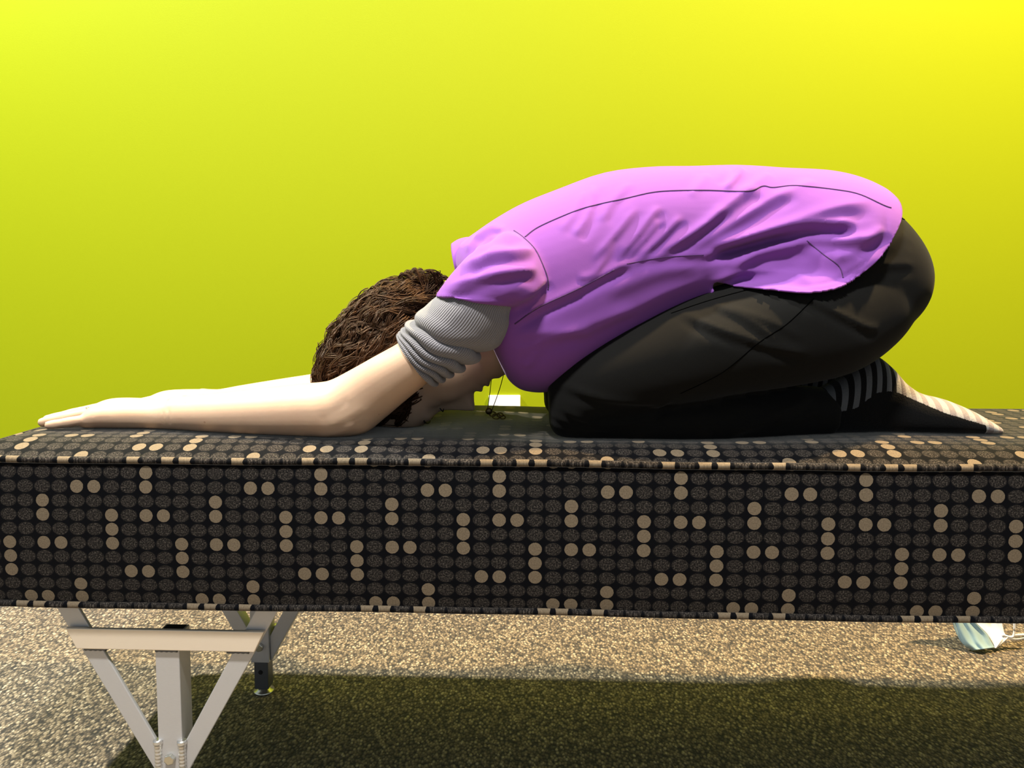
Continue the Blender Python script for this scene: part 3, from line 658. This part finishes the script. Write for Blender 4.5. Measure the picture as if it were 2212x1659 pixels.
for mi in (False, True):
    v, f = sil_loft(arm, 110, 36, 2.1, mi)
    if mi:
        sh = smooth(P(1000, 700, 1.05)[0], P(640, 880, 1.1)[0], v[:, 0]); v = v.copy(); v[:, 0] += FAR_DX * sh
    parts.append((v, f)); parts += hand_parts(mi)
for s in (-1, 1): parts.append(ellipsoid(H(-.012, -.012, s * .072), (.019, .007, .026)))
BV, BF = remesh(parts, .0021, 4)
BV = fold(BV, BF, [([(350, 928), (352, 905), (344, 885)], -.8, 4, 0), ([(336, 928), (337, 908), (331, 890)], -.6, 3, 0), ([(700, 900), (735, 880), (770, 850)], -.8, 12, .3), ([(720, 910), (760, 890), (800, 865)], .6, 10, .6), ([(690, 935), (740, 925), (780, 905)], 1.5, 9, .3), ([(330, 872), (350, 868), (372, 866)], 1.6, 9, 0)], 1.09)
BV = on_bench(BV)
body = pobj('body', BV, BF, M['skin'])
# nails on the near hand
base = P(232, 900, 1.158)
for mi in (False, True):
    for ly, ln, r, hh in fingers:
        x0 = base[0] + .004 + .010 * abs(ly) / .03 - ln + .006; y0 = base[1] + ly * 1.13; z0 = ZT + CR + .0062 + .0048
        if mi: y0 = 2 * YM - y0; x0 += FAR_DX
        v, f = ellipsoid((x0, y0, z0), (.0055, .0042, .0012), 12, 8); pobj('fingernail', v, f, M['nail'] if 'nail' in M else M['skin'], body)
# ring with a stone on the ring finger
rx = P(193, 893, 1.15); a = np.linspace(0, 2 * math.pi, 28)
ly = fingers[1][0]; rc = np.array([rx[0], base[1] + ly, ZT + CR + .0195])
v, f = tube(np.column_stack([rc[0] + .002 * np.sin(a), rc[1] + .0094 * np.cos(a), rc[2] + .0094 * np.sin(a)]), .0012, 8)
ringo = pobj('finger_ring', v, f, M['gold']); v, f = ellipsoid(rc + np.array([0, -.004, .0095]), (.0024, .0024, .002), 8, 6); pobj('stone', v, f, M['gold'], ringo)
# eyelashes and eyebrows
for s in (-1, 1):
    l = np.linspace(-.012, .012, 12); pts = [H(.0835 - 12 * (x + .0) ** 2 - .006 * (x * s > 0) * abs(x) / .012, -.006 - 25 * x * x * .3 + .002, s * .031 + x) for x in l]
    pobj('eyelashes', *tube(np.array(pts), .0009, 5), M['lash'])
    l = np.linspace(-.017, .019, 14); pts = [H(.0875 - .010 * ((x * s + .017) / .036) ** 2 * 1.0, .022 + .004 * math.cos(x * 60), s * .032 + x) for x in l]
    pobj('eyebrow', *tube(np.array(pts), .0013, 5), M['lash'])

# --- hair: a cap hugging the skull and curling locks
AX = np.array([.096, .118, .078])
def hs(d):
    """hair thickness factor over the skull for head-axis directions (f,u,l)"""
    d = d / np.linalg.norm(d, axis=-1, keepdims=True); return 1.06 + .24 * smooth(-.25, .55, -d[..., 0] * .85 + d[..., 1] * .45) * smooth(-.95, -.15, d[..., 1])
V, Fc = [], []; n, m = 72, 50
for i in range(m + 1):
    p_ = math.pi * i / m
    for j in range(n):
        q_ = 2 * math.pi * j / n; V.append((math.sin(p_) * math.cos(q_), math.cos(p_), math.sin(p_) * math.sin(q_)))
    if i:
        for j in range(n): Fc.append(((i - 1) * n + j, (i - 1) * n + (j + 1) % n, i * n + (j + 1) % n, i * n + j))
D = np.array(V)
def scalp(d): return (d[..., 1] * .75 - d[..., 0] * .80) > -.30
keepm = scalp(D); lump = hs(D) - .05 + .03 * np.sin(D[:, 0] * 11 + D[:, 1] * 7) + .025 * np.sin(D[:, 2] * 13 + D[:, 1] * 9)
def head_world(q): return HC + q[:, :1] * HF + q[:, 1:2] * HU + q[:, 2:] * HL
Wd = on_bench(head_world(D * AX * lump[:, None]), -.0075)
Fc = [f for f in Fc if all(keepm[i] for i in f)]
used = sorted({i for f in Fc for i in f}); mp = {i: k for k, i in enumerate(used)}
hair = pobj('hair', Wd[used], [tuple(mp[i] for i in f) for f in Fc], M['hair']); solidify(hair, .004)
grav = np.array([-.75, 0, -.65]); grav = np.array([grav @ HF, grav @ HU, 0])
locks = []
def guide(root, length, lift, flow, amp, wl, st=14):
    p = root * AX * hs(root); pts = []; ph = rng.uniform(0, 6.28); ds = length / st; v = flow.copy()
    for k in range(st + 1):
        nrm = p / AX ** 2; nrm = nrm / np.linalg.norm(nrm)
        fl = v - nrm * (v @ nrm); fl = fl / (np.linalg.norm(fl) + 1e-9); side = np.cross(nrm, fl)
        s = k / st; a = 6.28 * s * length / wl
        pts.append(p + side * amp * math.sin(ph + a) * (.25 + .75 * s) + nrm * (lift * s ** 1.4 + .45 * amp * math.sin(ph * 1.7 + a)))
        p = p + fl * ds; lv = np.linalg.norm(p / AX); t = hs(p / AX); p = p / lv * t
    return head_world(np.array(pts))
def strand(q, r):
    q = q.copy(); q[:, 2] = np.maximum(q[:, 2], bench_z(q[:, 0], q[:, 1]) + .0052)
    s = np.linspace(0, 1, len(q)); locks.append(tube(q, r * (1 - .75 * s ** 2) + .00015, 4))
def clump(q, k, spread, r):
    m = len(q); s = np.linspace(0, 1, m)[:, None]
    for _ in range(k):
        o = rng.normal(0, spread, 3); o2 = rng.normal(0, spread * .5, 3); w = rng.normal(0, spread * .35, 3)
        strand(q + o * (1 - .75 * s) + o2 * s + w * np.sin(s * rng.uniform(5, 11) + rng.uniform(0, 6)), r * rng.uniform(.6, 1.3))
cnt = 0
while cnt < 330:
    d = rng.normal(size=3); d /= np.linalg.norm(d)
    if not scalp(d[None])[0] or (d[0] > .5 and d[1] < .65): continue
    if d[2] > .35 and rng.random() < .6: continue
    clump(guide(d, rng.uniform(.05, .10), rng.uniform(-.006, .010), grav + rng.normal(0, .3, 3), rng.uniform(.004, .010), rng.uniform(.035, .07)), 14, .0032, .00065); cnt += 1
# loose curls at the crown
for _ in range(16):
    d = np.array([-.35 + rng.normal(0, .35), .9, rng.normal(0, .3)]); d /= np.linalg.norm(d)
    clump(guide(d, rng.uniform(.06, .10), rng.uniform(.008, .020), grav + rng.normal(0, .25, 3), rng.uniform(.004, .008), .06), 6, .0022, .0005)
# hair over the nape, with the flipped tuft
for _ in range(70):
    y0 = rng.uniform(-.055, .05); r_ = P(rng.uniform(900, 962), rng.uniform(640, 690), YM + y0); r_[2] += .004 - 5 * y0 * y0
    e_ = P(rng.uniform(820, 880), rng.uniform(660, 730), YM + y0 * 1.4); md = (r_ + e_) / 2 + rng.normal(0, .006, 3) + np.array([0, np.sign(y0) * .008, .008])
    clump(catmull([r_, md, e_], 12), 10, .0045, .0007)
for _ in range(26):
    r_ = P(rng.uniform(890, 955), rng.uniform(630, 655), YM + rng.uniform(-.035, .035)); tip = P(rng.uniform(885, 960), rng.uniform(584, 604), YM + rng.uniform(-.035, .035))
    md = (r_ + tip) / 2 + np.array([rng.uniform(-.004, .012), rng.uniform(-.008, .008), .004])
    end = tip + np.array([rng.uniform(-.020, .012), rng.uniform(-.01, .01), rng.uniform(-.010, .003)])
    clump(catmull([r_, md, tip, end], 12), 9, .0028, .0006)
for x0_, x1_, y1_ in ((893, 872, 594), (900, 884, 586), (908, 898, 582), (915, 910, 583), (920, 925, 588), (930, 945, 594), (938, 958, 600)):
    for k_ in range(3):
        y_ = YM + rng.uniform(-.035, .02); a_ = P(x0_ + 14, 640, y_); b_ = P(x0_ + 2, 612, y_); c_ = P(x1_, y1_ + rng.uniform(-4, 5), y_); d_ = P(x1_ - 12 + (x1_ > 915) * 26, y1_ + 8, y_)
        clump(catmull([a_, b_, c_, d_], 14), 8, .0022, .0006)
V, Fc = join(locks); lk = pobj('hair_locks', V, Fc, M['hair'], hair); lk['kind'] = 'stuff'

# --- socks
def m_sock():
    m = mat('striped_sock_knit', (.3, .3, .3, 1), .95); t = NT(m); s = t.n('ShaderNodeSeparateXYZ'); t.put(s.inputs[0], t.uv())
    a, b = s.outputs[0], s.outputs[1]      # a: distance along the foot (m), b: 1 above the dark side line
    st = t.m('GREATER_THAN', t.m('SINE', t.m('MULTIPLY', a, 2 * math.pi / .0175)), -.05)
    gap = t.mix(t.m('MINIMUM', t.m('MAXIMUM', t.m('MULTIPLY', t.m('SUBTRACT', a, .105), 60.0), 0.0), 1.0), (.006, .006, .006, 1), (.44, .38, .36, 1))  # stripes and gaps lighten toward the toe: light on the sole put into colour
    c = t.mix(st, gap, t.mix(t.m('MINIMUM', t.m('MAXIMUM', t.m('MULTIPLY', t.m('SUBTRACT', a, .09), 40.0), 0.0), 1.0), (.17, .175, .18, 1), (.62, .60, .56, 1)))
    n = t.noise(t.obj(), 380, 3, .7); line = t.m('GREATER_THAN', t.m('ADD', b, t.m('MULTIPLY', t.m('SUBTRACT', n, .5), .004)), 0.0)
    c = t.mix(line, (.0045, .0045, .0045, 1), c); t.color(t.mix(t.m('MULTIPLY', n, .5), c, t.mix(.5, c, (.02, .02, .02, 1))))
    t.bump(n, .6, .0015); t.b.inputs['Sheen Weight'].default_value = .08; t.b.inputs['Specular IOR Level'].default_value = .08; return m
M['sock'] = m_sock(); tone(M['sock'], .62)
sock = [(1745, 850, 1745, 940, 1.122, .040), (1800, 826, 1800, 941, 1.124, .038), (1850, 790, 1850, 941, 1.124, .037), (1886, 768, 1886, 940, 1.124, .035), (1920, 790, 1920, 939, 1.124, .034), (1950, 824, 1950, 938, 1.124, .034), (1985, 848, 1985, 937, 1.124, .037),
        (2040, 863, 2040, 936, 1.124, .042), (2090, 884, 2090, 935, 1.124, .043), (2122, 903, 2122, 934, 1.126, .040), (2138, 913, 2138, 932, 1.13, .032), (2145, 921, 2145, 929, 1.135, .012)]
line = np.array([P(x, y, 1.09)[[0, 2]] for x, y in [(1740, 905), (1795, 890), (1815, 888), (1850, 880), (1870, 864), (1895, 848), (1920, 845), (1945, 850), (1985, 868), (2040, 892), (2090, 907), (2124, 917), (2127, 945), (2160, 980)]])
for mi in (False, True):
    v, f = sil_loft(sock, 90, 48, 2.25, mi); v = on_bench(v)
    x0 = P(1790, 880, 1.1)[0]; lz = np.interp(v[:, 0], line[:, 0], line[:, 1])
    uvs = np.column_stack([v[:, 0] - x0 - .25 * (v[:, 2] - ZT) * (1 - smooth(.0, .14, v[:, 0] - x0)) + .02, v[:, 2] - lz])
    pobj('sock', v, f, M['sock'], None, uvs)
pts = catmull([P(2140, 925, 1.13), P(2150, 925, 1.125), P(2158, 930, 1.12)], 8); pobj('loose_thread', *tube(pts + np.array([0, 0, .005]), .0008, 5), M['lash'])

# --- necklace hanging from the neck
neck = None
def npart(name, vf, m):
    global neck
    if neck is None: neck = pobj('necklace', vf[0], vf[1], m); neck['label'] = 'thin dark necklace cord with bronze charms'
    else: pobj(name, vf[0], vf[1], m, neck)
for q in ([P(1091, 795, YM - .01), P(1080, 838, YM), P(1062, 888, YM + .01)], [P(1062, 815, YM + .03), P(1058, 850, YM + .02), P(1053, 885, YM + .012)]):
    npart('cord', tube(catmull(q, 20), .0006, 6), M['lash'])
npart('charm', ellipsoid(P(1056, 888, YM + .012), (.0055, .003, .0055), 12, 8), M['bronze'])
for x, y, s in ((1064, 894, .005), (1072, 899, .006), (1080, 896, .0045), (1086, 901, .004)):
    a = np.linspace(0, 2 * math.pi, 20); c = P(x, y, YM + .012); t_ = rng.uniform(0, 3)
    v, f = tube(np.column_stack([c[0] + s * np.cos(a), c[1] + s * np.sin(a) * math.sin(t_), c[2] + s * .6 * np.sin(a)]), .0011, 6); v[:, 2] = np.maximum(v[:, 2], bench_z(v[:, 0], v[:, 1]) + .0005)
    npart('charm', (v, f), M['bronze'])

# ------------------------------------------------------------------ the face mask on the carpet
MY = 1.535
mb = P(2120, 1408, MY)
fm = thing('face_mask', 'crumpled pale blue and white face mask on the carpet behind the bench', 'mask', (mb[0], MY, 0))
def sheet(name, left, right, bow, m, dy0, dy1, pleats, lean, n=30, k=24):
    L = catmull(left, n); Rr = catmull(right, n); V, Fc = [], []
    for i in range(n):
        for j in range(k):
            s = j / (k - 1); x, y = L[i] * (1 - s) + Rr[i] * s
            V.append(P(x, y, MY + dy0 * (1 - s) + dy1 * s + bow * math.sin(math.pi * s) + pleats * math.sin(s * 17 + i * .05) * .5 + lean * (1 - i / (n - 1)) * math.sin(math.pi * (.15 + .7 * s))))
    for i in range(n - 1):
        for j in range(k - 1): Fc.append((i * k + j, i * k + j + 1, (i + 1) * k + j + 1, (i + 1) * k + j))
    V = np.array(V); V[:, 2] = np.maximum(V[:, 2], .002)
    return solidify(mesh_obj(name, rel(V, fm), Fc, m, fm), .0012, 0)
sheet('outer_layer', [(2006, 1250), (2036, 1300), (2056, 1338), (2066, 1368), (2080, 1391), (2100, 1405)], [(2060, 1250), (2080, 1310), (2104, 1342), (2130, 1368), (2140, 1385), (2148, 1399)], -.012, M['mask_blue'], 0, .004, .005, .045)
sheet('inner_layer', [(2062, 1250), (2082, 1310), (2105, 1342), (2131, 1368), (2141, 1385), (2149, 1400)], [(2150, 1250), (2158, 1310), (2165, 1345), (2170, 1368), (2178, 1377), (2152, 1400)], -.006, M['mask_white'], .004, .006, .0015, .05)
for q in ([(2168, 1376), (2195, 1380), (2225, 1376), (2260, 1385)], [(2165, 1371), (2185, 1376), (2191, 1365), (2190, 1335), (2180, 1300)], [(2190, 1372), (2210, 1371), (2240, 1372)]):
    pts = catmull([P(x, y, MY + .012) for x, y in q], 24); v, f = tube(pts, .0023, 8); v[:, 2] = np.maximum(v[:, 2], .001); mesh_obj('ear_loop', rel(v, fm), f, M['mask_white'], fm)
